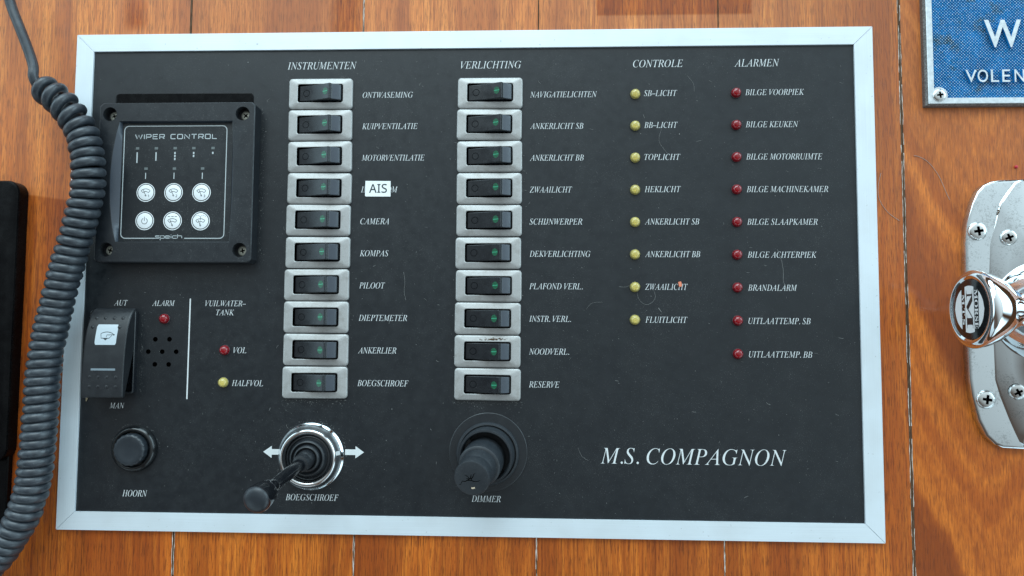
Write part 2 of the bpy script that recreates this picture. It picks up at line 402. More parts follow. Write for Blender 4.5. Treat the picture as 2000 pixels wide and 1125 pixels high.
def ital(t): return ''.join('\u2013' if c == '-' else chr(0x1D434 + ord(c) - 65) if 'A' <= c <= 'Z' else c for c in t)
def sans(t): return ''.join(chr(0x1D5A0 + ord(c) - 65) if 'A' <= c <= 'Z' else chr(0x1D7E2 + ord(c) - 48) if c.isdigit() else c for c in t)
def serif_bold(t): return ''.join(chr(0x1D400 + ord(c) - 65) if 'A' <= c <= 'Z' else c for c in t)
_cache = {}
def glyphs(txt, spacing=1.0, extrude=0.0, bold=0.0):
    k = (txt, spacing, extrude, bold)
    if k in _cache: return _cache[k]
    c = bpy.data.curves.new('lettering', 'FONT'); c.body = txt; c.size = 1; c.space_character = spacing; c.extrude = extrude; c.offset = bold; c.resolution_u = 3
    o = bpy.data.objects.new('lettering', c); col.objects.link(o)
    me = bpy.data.meshes.new_from_object(o.evaluated_get(bpy.context.evaluated_depsgraph_get()))
    r = ([tuple(v.co) for v in me.vertices], [list(p.vertices) for p in me.polygons])
    bpy.data.objects.remove(o); bpy.data.curves.remove(c); bpy.data.meshes.remove(me)
    _cache[k] = r; return r
def write(mb, txt, x0, x1, yc, cap, z, mat=0, frame=None, spacing=1.0, ref=None, bold=0.0):
    """lettering between x0 and x1 with capitals cap high, centred on yc"""
    vs_, fs = glyphs(txt, spacing, 0.0, bold)
    xs = [p[0] for p in vs_]; ys = [p[1] for p in vs_]
    rv = glyphs(ref)[0] if ref else vs_
    top, bot = max(p[1] for p in rv), min(p[1] for p in rv)
    kx = (x1 - x0) / (max(xs) - min(xs)); ky = cap / (top - bot)
    f3 = frame or (lambda x, y: (x, y, z))
    mb.add([f3(x0 + (p[0] - min(xs)) * kx, yc + (p[1] - (top + bot) / 2) * ky) for p in vs_], fs, mat)
    mb.fixn = False

# ------------------------------------------------------------------ the setting: planked wooden wall
def build_wall():
    mb = MB(); seams = [-410.5, -321, -142.1, -52.6, 36.2, 125.8, 214.2, 303.7, 393]
    gaps = [.3, .3, .46, .20, .18, .15, .58, .3, .3]
    xs = [-520] + seams + [520]; attr = []
    for i in range(len(xs) - 1):
        g0 = gaps[i - 1] if i else 0; g1 = gaps[i] if i < len(gaps) else 0
        x0, x1 = xs[i] + g0, xs[i + 1] - g1; n0 = len(mb.v)
        flame = xs[i] == 214.2
        prof = [(x0, -9), (x0, -1.35), (x0 + .3, -1.02), (x0 + .9, -1.0), (x1 - .9, -1.0), (x1 - .3, -1.02), (x1, -1.35), (x1, -9)]
        mb.loft([[(p[0], -420, p[1]) for p in prof], [(p[0], 420, p[1]) for p in prof]], 1 if flame else 0, True, True)
        attr += [random.random()] * (len(mb.v) - n0)
    rnd = random.Random(3)
    for s_, g in zip(seams, gaps):                     # filler in the seams: a dark core, pale broken edges lower down
        n0 = len(mb.v); steps = 420
        y_split = 230 if s_ in (214.2, -52.6) else 60
        for lane in (0, -1, 1):
            prev = None; on = 0; wob = 0.0
            for k in range(steps + 1):
                y = -420 + 840 * k / steps
                wob = wob * .82 + rnd.uniform(-.15, .15)
                if lane == 0:
                    w = g + .14; cur = (y, s_ - w, s_ + w, -1.16 - rnd.random() * .05)
                else:
                    on = on - 1 if on > 0 else (rnd.randint(2, 11) if rnd.random() < (.55 if s_ != 214.2 else .42) else -1)
                    w = rnd.uniform(.03, .20 if s_ == 214.2 else .20); xc_ = s_ + lane * (g + .02) + wob * (1.0 if s_ == 214.2 else .8)
                    cur = (y, xc_ - w, xc_ + w, -1.07 + rnd.random() * .05)
                    if y > y_split or on < 0: prev = None; continue
                if prev: mb.add([(prev[1], prev[0], prev[3]), (prev[2], prev[0], prev[3]), (cur[2], cur[0], cur[3]), (cur[1], cur[0], cur[3])], [[0, 1, 2, 3]], 3 if lane else 2)
                prev = cur
        attr += [0.5] * (len(mb.v) - n0)
    mb.fixn = False
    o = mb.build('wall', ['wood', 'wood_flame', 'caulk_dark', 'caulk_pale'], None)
    a = o.data.attributes.new('plank', 'FLOAT', 'POINT'); a.data.foreach_set('value', attr)
    bm = bmesh.new(); bm.from_mesh(o.data); bmesh.ops.recalc_face_normals(bm, faces=bm.faces); bm.to_mesh(o.data); bm.free()
    tag(o, 'varnished wooden wall of upright orange brown planks behind the panel', None, None, 'structure')
build_wall()

# ------------------------------------------------------------------ the control panel
panel = thing('control_panel', (0, 0, -1), 'black boat switch panel in a silver frame screwed on the wooden wall', 'control panel')
b = MB(); b.box(-194, 194, -118.5, 118.5, -1.2, 0)
board = b.build('board', ['board', 'hole'], panel)
c = MB()
for hx, hy in ((-154.2, -30.95), (-147.0, -30.9), (-157.6, -37.1), (-150.5, -37.1), (-143.4, -37.05), (-154.0, -43.4), (-147.0, -43.4)):
    c.lathe([(1.2, -0.9), (1.2, 1)], (hx, hy, 0), seg=20)
cut(board, c)
# black floors and pale burred rims of the buzzer holes
c = MB()
for hx, hy in ((-154.2, -30.95), (-147.0, -30.9), (-157.6, -37.1), (-150.5, -37.1), (-143.4, -37.05), (-154.0, -43.4), (-147.0, -43.4)):
    c.lathe([(1.15, -0.89), (1.15, -0.80), (0, -0.80)], (hx, hy, 0), seg=20)
c.build('buzzer_holes', 'hole', board)

# aluminium frame, four mitred lengths
OX, OY, IX, IY = 200.25, 124.6, 191.2, 115.75
def rail(pts, mat):
    b = MB(); cx = sum(p[0] for p in pts) / 4; cy = sum(p[1] for p in pts) / 4
    b.prism(pts, -0.99, 1.0); return b.build('frame_rail', mat, panel, bevel=(0.10, 2, 30))
g = 0.09
rail([(-OX + g, OY), (OX - g, OY), (IX - g, IY), (-IX + g, IY)][::-1], 'alu_h')
rail([(-OX + g, -OY), (OX - g, -OY), (IX - g, -IY), (-IX + g, -IY)], 'alu_h')
rail([(-OX, OY - g), (-OX, -OY + g), (-IX, -IY + g), (-IX, IY - g)], 'alu_v')
rail([(OX, OY - g), (OX, -OY + g), (IX, -IY + g), (IX, IY - g)][::-1], 'alu_v')

# engraved lettering
TXT = [("INSTRUMENTEN", -90.8, -55.4, 107.7, 3.7), ("VERLICHTING", -2.7, 27.6, 107.4, 3.7), ("CONTROLE", 83.4, 108.0, 107.3, 3.7), ("ALARMEN", 133.2, 155.2, 107.2, 3.7),
       ("AUT", -176.0, -169.0, -12.8, 2.75), ("ALARM", -156.5, -144.9, -12.9, 2.75), ("VUILWATER-", -129.4, -108.9, -12.9, 2.8), ("TANK", -123.8, -114.6, -17.4, 2.8),
       ("VOL", -114.5, -107.9, -36.1, 2.9), ("HALFVOL", -114.8, -99.1, -52.3, 2.9), ("MAN", -176.2, -168.6, -63.9, 2.75), ("HOORN", -168.0, -155.5, -106.7, 3.1),
       ("BOEGSCHROEF", -86.4, -60.4, -107.4, 3.0), ("DIMMER", 4.7, 18.8, -106.9, 2.95), ("M.S. COMPAGNON", 66.8, 155.5, -85.6, 7.5)]
INS = [("ONTWASEMING", -26.7), ("KUIPVENTILATIE", -24.1), ("MOTORVENTILATIE", -20.4), ("INTERCOM", -33.6), ("CAMERA", -37.7), ("KOMPAS", -37.8), ("PILOOT", -39.2), ("DIEPTEMETER", -28.0), ("ANKERLIER", -33.1), ("BOEGSCHROEF", -26.9)]
VER = [("NAVIGATIELICHTEN", 65.5), ("ANKERLICHT SB", 58.7), ("ANKERLICHT BB", 58.9), ("ZWAAILICHT", 53.1), ("SCHIJNWERPER", 58.1), ("DEKVERLICHTING", 62.1), ("PLAFOND VERL.", 58.3), ("INSTR. VERL.", 52.6), ("NOODVERL.", 51.7), ("RESERVE", 47.0)]
CON = [("SB-LICHT", 105.0), ("BB-LICHT", 105.1), ("TOPLICHT", 106.3), ("HEKLICHT", 106.4), ("ANKERLICHT SB", 115.2), ("ANKERLICHT BB", 115.5), ("ZWAAILICHT", 109.3), ("FLUITLICHT", 109.0)]
ALA = [("BILGE VOORPIEK", 167.0), ("BILGE KEUKEN", 163.9), ("BILGE MOTORRUIMTE", 175.1), ("BILGE MACHINEKAMER", 177.6), ("BILGE SLAAPKAMER", 172.2), ("BILGE ACHTERPIEK", 171.4), ("BRANDALARM", 161.8), ("UITLAATTEMP. SB", 167.9), ("UITLAATTEMP. BB", 168.4)]
for i, (t, xe) in enumerate(INS): TXT.append((t, -52.1, xe, 92.4 - 16.02 * i, 2.95))
for i, (t, xe) in enumerate(VER): TXT.append((t, 32.2, xe, 92.0 - 15.97 * i, 2.95))
for i, (t, xe) in enumerate(CON): TXT.append((t, 88.7, xe, 92.3 - 16.04 * i, 2.95))
for i, (t, xe) in enumerate(ALA): TXT.append((t, 138.3, xe, 92.4 - 16.1 * i, 2.95))
for t, x0, x1, yc, cap in TXT:
    b = MB(); write(b, ital(t), x0, x1, yc, cap, 0.03, ref=ital('HIE'), bold=-0.007); b.build('lettering', 'print', board)
# bow thruster arrows, dividing line
def arrow(x_tip, x_tail, y):
    d = 1 if x_tip > x_tail else -1; xn = x_tip - d * 4.2
    b.add([(x_tip, y, .03), (xn, y + 2.95, .03), (xn, y + 1.35, .03), (x_tail, y + 1.35, .03), (x_tail, y - 1.35, .03), (xn, y - 1.35, .03), (xn, y - 2.95, .03)], [[0, 1, 2, 3, 4, 5, 6][::-d]])
for args in ((-98.1, -88.0, -85.7), (-48.2, -57.5, -85.4)):
    b = MB(); b.fixn = False; arrow(*args); b.build('arrow_mark', 'print', board)
b = MB(); b.fixn = False
b.add([(-137.5, -60.4, .03), (-136.85, -60.4, .03), (-136.75, -10.6, .03), (-137.4, -10.6, .03)], [[0, 1, 2, 3]]); b.build('divider_line', 'print', board)

# ---- rocker switches in silver bezels
def rocker_prototype():
    o_ = (0, 0, 0)
    z = MB()
    z.loft([rrect(0, 0, 16.2, 7.8, 1.7, 0.02), rrect(0, 0, 16.2, 7.8, 1.7, 0.75), rrect(0, 0, 16.08, 7.68, 1.62, 1.1), rrect(0, 0, 15.75, 7.35, 1.45, 1.42), rrect(0, 0, 15.3, 6.9, 1.25, 1.5),
            rrect(0, 0, 12.0, 5.15, 1.2, 2.0), rrect(0, 0, 11.65, 4.8, 1.1, 2.02), rrect(0, 0, 11.45, 4.62, 1.0, 1.85), rrect(0, 0, 11.45, 4.62, 1.0, 0.1)], mats=[0, 0, 0, 0, 0, 0, 0, 1], cap0=False)
    z.add(rrect(0, 0, 11.6, 4.7, 1.0, 0.12), [list(range(24))], 1)
    bez = z.build('bezel', ['silver', 'hole'], None, angle=40, org=o_, wn=True)
    k = MB()
    zz = lambda x: 1.1 + 5.2 * min(1.0, max(0, (x + 10.8) / 16.7)) ** 1.4
    top = [(-10.8, 1.0)] + [(-10.8 + 16.7 * t, zz(-10.8 + 16.7 * t)) for t in (.1, .25, .4, .55, .7, .82, .92, 1)] + [(6.75, 5.15), (8.2, 4.55), (9.8, 3.75), (10.85, 3.0)]
    sec = top + [(10.85, 0.2), (-10.8, 0.2)]
    k.loft([[(p[0], -4.0, p[1]) for p in sec], [(p[0], 4.0, p[1]) for p in sec]], 0, True, True)
    rk = k.build('rocker', ['switch', 'paddle'], None, angle=50, bevel=(0.42, 3, 26), org=o_)
    for p in rk.data.polygons:
        if p.center.x > 6.6 * S and p.normal.z > .80: p.material_index = 1
    # the pressed-in ring at the off end belongs to the rocker
    r = MB(); ring = [(-7.0 + 1.6 * math.cos(a), 1.6 * math.sin(a)) for a in [2 * math.pi * i / 28 for i in range(28)]]
    r.ribbon(ring, 0.30, lambda x, y: zz(x) + 0.035, closed=True)
    rg = r.build('off_ring', 'ring_mark', None, org=o_)
    d = MB(); xc = 3.4
    disc = [(xc + 1.4 * math.cos(2 * math.pi * i / 28), 1.8 * math.sin(2 * math.pi * i / 28)) for i in range(28)]
    d.add([(x, y, zz(x) + 0.05) for x, y in disc], [list(range(28))], 0)
    d.ribbon([(xc - 1.25, -.05), (xc + 1.3, .05)], 0.30, lambda x, y: zz(x) + 0.10, 1)
    dot = d.build('pilot_light', ['green', 'green_bar'], None, org=o_)
    return bez, rk, rg, dot
PB = rocker_prototype()
for colx, labels, dy in ((-73.0, INS, 0.0), (12.1, VER, -0.25)):
    for i in range(10):
        y = 92.95 + dy - 16.07 * i
        sw = bpy.data.objects.new('rocker_switch', None); link(sw, panel)
        sw.location = ((colx + random.uniform(-.2, .2)) * S, (y + random.uniform(-.12, .12)) * S, 1.0 * S); sw.rotation_euler.z = R_(random.uniform(-0.55, 0.55))
        tilt = R_(random.uniform(-0.9, 0.9))
        for q in PB:
            k = q.copy(); col.objects.link(k); k.parent = sw; k.name = q.name.split('.')[0]
            if q is not PB[0]: k.rotation_euler.y = tilt
        if colx > 0 and i == 8: sw['label'] = 'rocker switch with brown dirt on its bezel'
for q in PB: bpy.data.objects.remove(q)

# ---- indicator lamps
def lamp_mesh(mat):
    l = MB(); l.lathe([(2.75, 0.02), (2.75, 0.25), (2.5, 0.4), (2.4, 0.6), (2.38, 1.0), (2.25, 1.6), (1.95, 2.15), (1.45, 2.6), (0.85, 2.82), (0.3, 2.9), (0, 2.9)], seg=28, mats=[1, 1, 0, 0, 0, 0, 0, 0, 0, 0])
    l.lathe([(1.45, .25), (1.45, 1.25), (1.25, 1.32), (0.95, 0.85), (0.55, 0.6), (0, 0.6)], seg=24, mat=2)
    o = l.build('indicator_lamp', [mat, 'soft', 'cup_' + mat], None, angle=60, org=(0, 0, 0)); me = o.data; bpy.data.objects.remove(o); return me
RED, YEL = lamp_mesh('red'), lamp_mesh('yellow')
def lamp(me, x, y, label):
    o = bpy.data.objects.new('indicator_lamp', me); link(o, panel); o.location = (x * S, y * S, 1.0 * S)
    o.rotation_euler = (R_(random.uniform(-2.5, 2.5)), R_(random.uniform(-2.5, 2.5)), random.uniform(0, 6)); o['label'] = label
for i in range(8): lamp(YEL, 84.35 - 0.1 * i, 91.8 - 15.98 * i, 'yellow indicator lamp')
for i in range(9): lamp(RED, 133.75 - 0.1 * i, 92.0 - 16.03 * i, 'red indicator lamp')
lamp(RED, -149.75, -20.7, 'red indicator lamp'); lamp(RED, -118.7, -36.1, 'red indicator lamp'); lamp(YEL, -118.85, -52.0, 'yellow indicator lamp')

# ---- screws (one of each kind is cut with a real cross recess and copied)
def screw_mesh(mat, r, dome):
    s_ = MB(); s_.lathe([(r, 0), (r, dome * 0.25), (r * 0.93, dome * 0.55), (r * 0.75, dome * 0.85), (r * 0.45, dome), (0, dome * 1.04)], seg=32)
    o = s_.build('screw', [mat, 'hole'], None, angle=50, org=(0, 0, 0))
    c_ = MB(); w, lo, l2, w2 = r * .15, r * .52, r * .24, r * .09
    plus = lambda L_, W_, z_: [(L_, -W_, z_), (L_, W_, z_), (W_, W_, z_), (W_, L_, z_), (-W_, L_, z_), (-W_, W_, z_), (-L_, W_, z_), (-L_, -W_, z_), (-W_, -W_, z_), (-W_, -L_, z_), (W_, -L_, z_), (W_, -W_, z_)]
    c_.loft([plus(l2, w2, max(dome - r * .34, 0.12)), plus(lo, w, dome * 1.04 + .02), plus(lo, w, dome + 2)], 0, True, True)
    cut(o, c_); me = o.data; bpy.data.objects.remove(o)
    for p in me.polygons:                                # black material on the recess faces
        cx, cy, cz = p.center / S
        if math.hypot(cx, cy) < r * .55 and cz < dome * 1.0 and p.normal.z < .97 and max(abs(cx), abs(cy)) > 0 and abs(p.normal.z) < .8: p.material_index = 1
        if math.hypot(cx, cy) < r * .2 and cz < dome * .8: p.material_index = 1
    return me
SCREW_DULL = screw_mesh('dull_screw', 2.5, 0.7)
SCREW_SMALL = screw_mesh('screw', 3.15, 0.9)
SCREW_BIG = screw_mesh('screw', 4.45, 1.5)
def screw(me, x, y, z, parent, rz, tilt=(0, 0), sc=1.0):
    o = bpy.data.objects.new('screw', me); link(o, parent); p = ORG[parent.name]
    o.location = ((x - p[0]) * S, (y - p[1]) * S, (z - p[2]) * S); o.rotation_euler = (tilt[0], tilt[1], R_(rz)); o.scale = (sc,) * 3

# ---- wiper control unit
wc = thing('wiper_control', (-143.4, 46.9, 0), parent=panel)
h = MB()
def side_loop(bl, br, x0, x1, y0, y1, z, n=12):
    pts = [(x1 + br * math.sin(math.pi * i / n), y0 + (y1 - y0) * i / n, z) for i in range(n + 1)]
    pts += [(x0 - bl * math.sin(math.pi * i / n) ** 0.8 if 0 < i < n else x0, y1 - (y1 - y0) * i / n, z) for i in range(n + 1)]
    return pts
def outer_loop(x0, x1, y0, y1, z, n=12, r=1.6):
    # the same 2(n+1) points round a rectangle with slightly clipped corners
    pts = []
    for i in range(n + 1):
        e = r if i in (0, n) else 0; pts.append((x1 - e, y0 + (y1 - y0) * (min(max(i, 0.0), n) / n if 0 < i < n else (0 if i == 0 else 1)), z))
    for i in range(n + 1):
        e = r if i in (0, n) else 0; pts.append((x0 + e, y1 - (y1 - y0) * i / n, z))
    pts[1] = (x1, y0 + r, z); pts[n - 1] = (x1, y1 - r, z); pts[n + 2] = (x0, y1 - r, z); pts[2 * n] = (x0, y0 + r, z)
    return pts
h.loft([outer_loop(-182.8, -104.0, 6.9, 86.9, 0.03), outer_loop(-182.8, -104.0, 6.9, 86.9, 6.75), outer_loop(-182.4, -104.4, 7.3, 86.5, 7.2),
        side_loop(4.2, 0.9, -172.6, -114.9, 16.9, 77.6, 7.2), side_loop(3.9, 0.8, -172.3, -115.2, 17.1, 77.4, 7.05),
        side_loop(0.0, 0.0, -171.9, -115.6, 17.3, 77.2, 5.1), side_loop(0.0, 0.0, -171.9, -115.6, 17.3, 77.2, 4.4)], 0, True, True, mats=[0, 0, 0, 0, 1, 0])  # scoop facet in lighter plastic, light caught there put into the colour
hous = h.build('housing', ['box', 'paddle'], wc, angle=28)
c = MB()
BS = ((-177.5, 81.2), (-110.2, 81.1), (-176.9, 13.2), (-109.9, 13.1))
for x, y in BS: c.lathe([(3.5, 2.6), (3.5, 9)], (x, y, 0), seg=36)
cut(hous, c)
for (x, y), rz in zip(BS, (20, 48, 70, 12)): screw(SCREW_DULL, x + 0.15, y - 0.1, 2.9, wc, rz)
gk = MB(); gk.loft([rrect(-143.5, 60, 35.7, 33.9, 2.2, 0.02), rrect(-143.5, 60, 35.7, 33.9, 2.2, 0.22), rrect(-143.5, 60, 35.6, 33.8, 2, 0.28)], 0, True, True)
gk.build('gasket', 'case', wc)
kp = MB(); kp.box(-171.85, -115.65, 17.35, 77.15, 4.3, 5.2); keypad = kp.build('keypad', 'board', wc)
zk = 5.2
p = MB()
bord = [(x, y) for x, y, _ in rrect(-144.75, 47.3, 26.05, 28.25, 2.2, 0)]
# border broken at the foot for the maker's lettering
i0 = bord.index(min(bord, key=lambda q: (q[1], q[0])))
path = bord[18:] + bord[:18]
gapl, gapr = (-153.4, 19.05), (-138.6, 19.05)
down = [q for q in bord]
left = [gapl] + [q for q in bord if q[0] < -144.75 and q[1] < 47.3][::-1] + [q for q in bord if q[0] < -144.75 and q[1] >= 47.3][::-1]
right = [q for q in bord if q[0] >= -144.75 and q[1] >= 47.3][::-1] + [q for q in bord if q[0] >= -144.75 and q[1] < 47.3][::-1] + [gapr]
p.ribbon(left + right, 0.42, zk + .03)
def squared(txt, x0, x1, y0, h_, w_):
    G = {'W': (1.5, [[(0, 1), (.25, 0), (.5, .85), (.75, 0), (1, 1)]]), 'I': (0.0, [[(0, 0), (0, 1)]]), 'P': (1, [[(0, 0), (0, 1), (.9, 1), (1, .9), (1, .5), (.9, .4), (0, .4)]]),
         'E': (1, [[(1, 1), (0, 1), (0, 0), (1, 0)], [(0, .52), (.9, .52)]]), 'R': (1, [[(0, 0), (0, 1), (.9, 1), (1, .9), (1, .52), (.9, .42), (0, .42)], [(.55, .42), (1, 0)]]),
         'C': (1, [[(1, 1), (.12, 1), (0, .88), (0, .12), (.12, 0), (1, 0)]]), 'O': (1.08, [[(.1, 1), (.9, 1), (1, .9), (1, .1), (.9, 0), (.1, 0), (0, .1), (0, .9), (.1, 1)]]),
         'N': (1.05, [[(0, 0), (0, 1), (1, 0), (1, 1)]]), 'T': (1.1, [[(0, 1), (1, 1)], [(.5, 1), (.5, 0)]]), 'L': (.95, [[(0, 1), (0, 0), (1, 0)]]), ' ': (.55, [])}
    tot = sum(G[c][0] for c in txt) + .45 * (len(txt) - 1); u = (x1 - x0) / tot; x = x0
    for c in txt:
        for st_ in G[c][1]: p.ribbon([(x + a * u * (G[c][0] or 1), y0 + b_ * h_) for a, b_ in st_], w_, zk + .03)
        x += (G[c][0] + .45) * u
squared('WIPER CONTROL', -165.2, -123.8, 69.1, 2.2, .42)
# maker's name drawn as connected rounded strokes on the border line
zf = zk + .03
def strokes(chars, x, y, w, hx, gap):
    for ch in chars:
        P = {'s': [[(w, hx), (0.15 * w, hx), (0, hx * .75), (0.15 * w, hx * .5), (.85 * w, hx * .5), (w, hx * .25), (.85 * w, 0), (0, 0)]],
             'p': [[(0, -hx * .8), (0, hx), (.85 * w, hx), (w, hx * .8), (w, hx * .2), (.85 * w, 0), (0, 0)]],
             'e': [[(0, hx * .5), (w, hx * .5), (w, hx * .85), (.85 * w, hx), (.15 * w, hx), (0, hx * .8), (0, hx * .2), (.15 * w, 0), (w, 0)]],
             'i': [[(0.3, 0), (0.3, hx)], [(0.3, hx * 1.3), (0.3, hx * 1.55)]],
             'c': [[(w, hx), (.15 * w, hx), (0, hx * .8), (0, hx * .2), (.15 * w, 0), (w, 0)]],
             'h': [[(0, 0), (0, hx * 1.6)], [(0, hx), (.85 * w, hx), (w, hx * .8), (w, 0)]]}[ch]
        for s_ in P: p.ribbon([(x + a, y + b_) for a, b_ in s_], 0.3, zf)
        x += (0.6 if ch == 'i' else w) + gap
strokes('speich', -153.3, 19.05, 2.15, 1.25, 0.42)
for x, n, ln in ((-164.0, 0, 5.4), (-154.35, 0, 4.3), (-144.75, 3, 4.3), (-135.25, 2, 2.7), (-125.55, 1, 1.3)):
    if n == 0: p.ribbon([(x, 62.3), (x, 62.3 - ln)], 0.62, zf)
    for j in range(n): p.ribbon([(x, 62.4 - 1.5 * j), (x, 61.3 - 1.5 * j)], 0.75, zf)
for x in (-159.3, -144.85, -130.5): p.ribbon([(x, 51.9), (x, 48.8)], 0.42, zf)
p.fixn = False; p.build('lettering', 'print_dim', wc)
for xs_, y in (((-163.9, -154.3, -144.7, -135.25, -125.5), 64.3), ((-159.2, -144.75, -130.45), 54.0)):
    for x in xs_:
        q = MB(); q.box(x - .85, x + .85, y - .6, y + .6, zk - .1, zk + .06); q.build('status_light', 'dimled', wc)
def arc(cx, cy, r, a0, a1, n=10): return [(cx + r * math.cos(R_(a0 + (a1 - a0) * i / n)), cy + r * math.sin(R_(a0 + (a1 - a0) * i / n))) for i in range(n + 1)]
for k, (x, y) in enumerate(((-158.85, 42.0), (-144.78, 41.98), (-130.65, 41.95), (-158.88, 27.8), (-144.8, 27.77), (-130.64, 27.72))):
    kb = MB()
    kb.lathe([(3.9, zk - .05), (3.9, zk + .1), (3.6, zk + .2), (0, zk + .24)], (x, y, 0), seg=40)
    ring = [(x + 4.5 * math.cos(2 * math.pi * i / 44), y + 4.5 * math.sin(2 * math.pi * i / 44)) for i in range(44)]
    kb.ribbon(ring, 0.36, zf, closed=True)
    zi = zk + .28; lw = .24
    if k == 3:
        kb.ribbon(arc(x, y - .15, 1.45, 115, 425, 26), lw, zi, 1); kb.ribbon([(x, y + 2.0), (x, y - .1)], lw, zi, 1)
    else:
        yy = y - 1.5 - (.7 if k > 3 else 0); xx = x + (.05 if k < 3 else 0)
        o_a, i_a = arc(xx, yy, 3.3, 45, 135), arc(xx, yy, 1.95, 135, 45)
        kb.ribbon(o_a + i_a, lw, zi, 1, closed=True)
        kb.ribbon([(xx, yy), (xx - 1.15, yy + 2.6)], lw, zi, 1)
        kb.ribbon(arc(xx, yy - .05, .3, 0, 340, 10), .2, zi, 1, closed=True)
        if k < 3: write(kb, sans(str(k + 1)), x + 1.2, x + (1.75 if k == 0 else 2.05), y - 1.75, 1.25, zi, 1)
        if k == 4:
            for j in (-1, 0, 1): kb.ribbon([(x + j * 1.75 - .62, y + 2.15), (x + j * 1.75 + .62, y + 2.15)], .24, zi, 1)
        if k == 5:
            for sgn in (-1, 1):
                for a in (150, 110, 70, 30): kb.ribbon([(x + sgn * 1.45 - 1.45 * math.cos(R_(a)), y + 1.6 + 1.2 * math.sin(R_(a))), (x + sgn * 1.45 - 1.45 * math.cos(R_(a - 20)), y + 1.6 + 1.2 * math.sin(R_(a - 20)))], .22, zi, 1)
            for j in range(5): kb.ribbon([(x, y + 1.7 - j * .85), (x, y + 1.25 - j * .85)], .22, zi, 1)
    kb.fixn = False
    kb.build('key', ['white', 'print_black'], wc)

# ---- changeover rocker at the panel's edge
cs = thing('changeover_switch', (-173.5, -37, 0), parent=panel)
hb = MB()
hb.loft([rrect(-174.6, -37.2, 11.6, 20.4, 1.2, 0.02), rrect(-174.6, -37.2, 11.6, 20.4, 1.2, 2.6), rrect(-174.6, -37.2, 11.3, 20.1, 1.1, 2.9), rrect(-174.6, -37.2, 10.9, 19.7, 1.0, 2.8), rrect(-174.6, -37.2, 10.9, 19.7, 1.0, 0.3)], mats=[0, 0, 0, 0], cap1=True)
hb.build('switch_body', 'switch', cs)
YZ = [(-15.6, 2.0), (-16.3, 3.6), (-18.2, 5.3), (-21.0, 6.9), (-25, 8.5), (-30, 9.7), (-36, 10.5), (-44, 11.0), (-52, 11.2), (-58.2, 11.1), (-59.3, 10.4)]
def zc(y):
    for (a, za), (b_, zb) in zip(YZ, YZ[1:]):
        if b_ <= y <= a: return za + (zb - za) * (a - y) / (a - b_)
    return 11
ac = MB(); sec = YZ + [(-59.2, 8.8), (-34, 1.6), (-16, 1.2)]
ac.loft([[(-184.0, q[0], q[1]) for q in sec], [(-163.4, q[0], q[1]) for q in sec]], 0, True, True)
actu = ac.build('actuator', 'soft', cs, angle=40, bevel=(0.9, 4, 60))
def grip_dot(prof, x, y, deg):
    g_ = MB(); g_.lathe(prof, (x, y, zc(y)), Matrix.Rotation(R_(deg), 3, 'X') if deg else None, 16); g_.build('grip_dot', 'soft', cs)
HI = [(.95, -.3), (.85, .1), (.6, .3), (.25, .4), (0, .42)]; LO = [(.9, -.3), (.8, .05), (.5, .16), (.2, .2), (0, .2)]
for x in (-6.6, -2.2, 2.2, 6.6):
    grip_dot(HI, -173.6 + x, -20.6, -28)
    for y in (-49.2, -53.8): grip_dot(LO, -173.4 + x * .98, y, 0)
for x in (-7.3, 6.0): grip_dot(HI, -173.6 + x, -25.0, -16)
lw_ = MB(); n = 10; loopsL = []
for j in range(n + 1):
    y = -23.75 - 9.9 * j / n; e = 0.45 if j in (0, n) else 0; z = zc(y)
    loopsL.append([(-178.7 + e, y, z - .3), (-178.7 + e, y, z + .12), (-168.1 - e, y, z + .12), (-168.1 - e, y, z - .3)])
lw_.loft(loopsL, 0, True, True)
f_ = lambda x, y: zc(y) + .17
lw_.ribbon(arc(-173.2, -33.0, 5.6, 55, 122, 12), .3, f_, 1)
lw_.ribbon([(-176.15, -28.4), (-175.7, -30.4), (-171.8, -30.5), (-170.6, -29.1)], .28, f_, 1)
lw_.ribbon([(-173.2, -29.9), (-173.1, -28.85), (-169.6, -28.75)], .28, f_, 1)
lw_.add([(-174.7, -30.5, f_(0, -30.5)), (-172.4, -30.5, f_(0, -30.5)), (-173.5, -31.5, f_(0, -31.5))], [[0, 2, 1]], 1)
lw_.add([(-169.9, -28.3, f_(0, -28.3)), (-169.9, -29.2, f_(0, -29.2)), (-169.0, -28.75, f_(0, -28.75))], [[0, 1, 2]], 1)
lw_.fixn = False
lw_.build('symbol_window', ['lens', 'print_black'], cs)
q = MB(); q.box(-179.4, -167.4, -46.0, -45.0, 10.6, 11.18); q.build('marker_bar', 'bar', cs)

# ---- horn push button
hb = thing('horn_button', (-162.4, -84.8, 0), parent=panel)
q = MB(); q.lathe([(11.4, .02), (11.35, .7), (11.1, 1.7), (10.6, 2.5), (9.95, 3.05), (9.3, 3.2), (8.75, 2.95), (8.35, 2.3), (8.25, .3), (0, .3)], (-162.4, -84.8, 0), seg=64); q.build('collar', 'gloss', hb, angle=60)
q = MB()
# ribbed flank under a dished cap
loops = []
for r, z, wv in ((7.7, .4, .0), (7.75, 4.6, .12), (7.6, 5.4, .18), (7.0, 6.0, .05), (6.3, 6.15, 0), (4.8, 5.9, 0), (2.5, 5.72, 0), (0.01, 5.68, 0)):
    loops.append([(-162.4 + (r + wv * math.cos(18 * a)) * math.cos(a), -84.8 + (r + wv * math.cos(18 * a)) * math.sin(a), z) for a in [2 * math.pi * i / 108 for i in range(108)]])
q.loft(loops, 0, True, True); q.build('push_cap', 'cap', hb, angle=50)

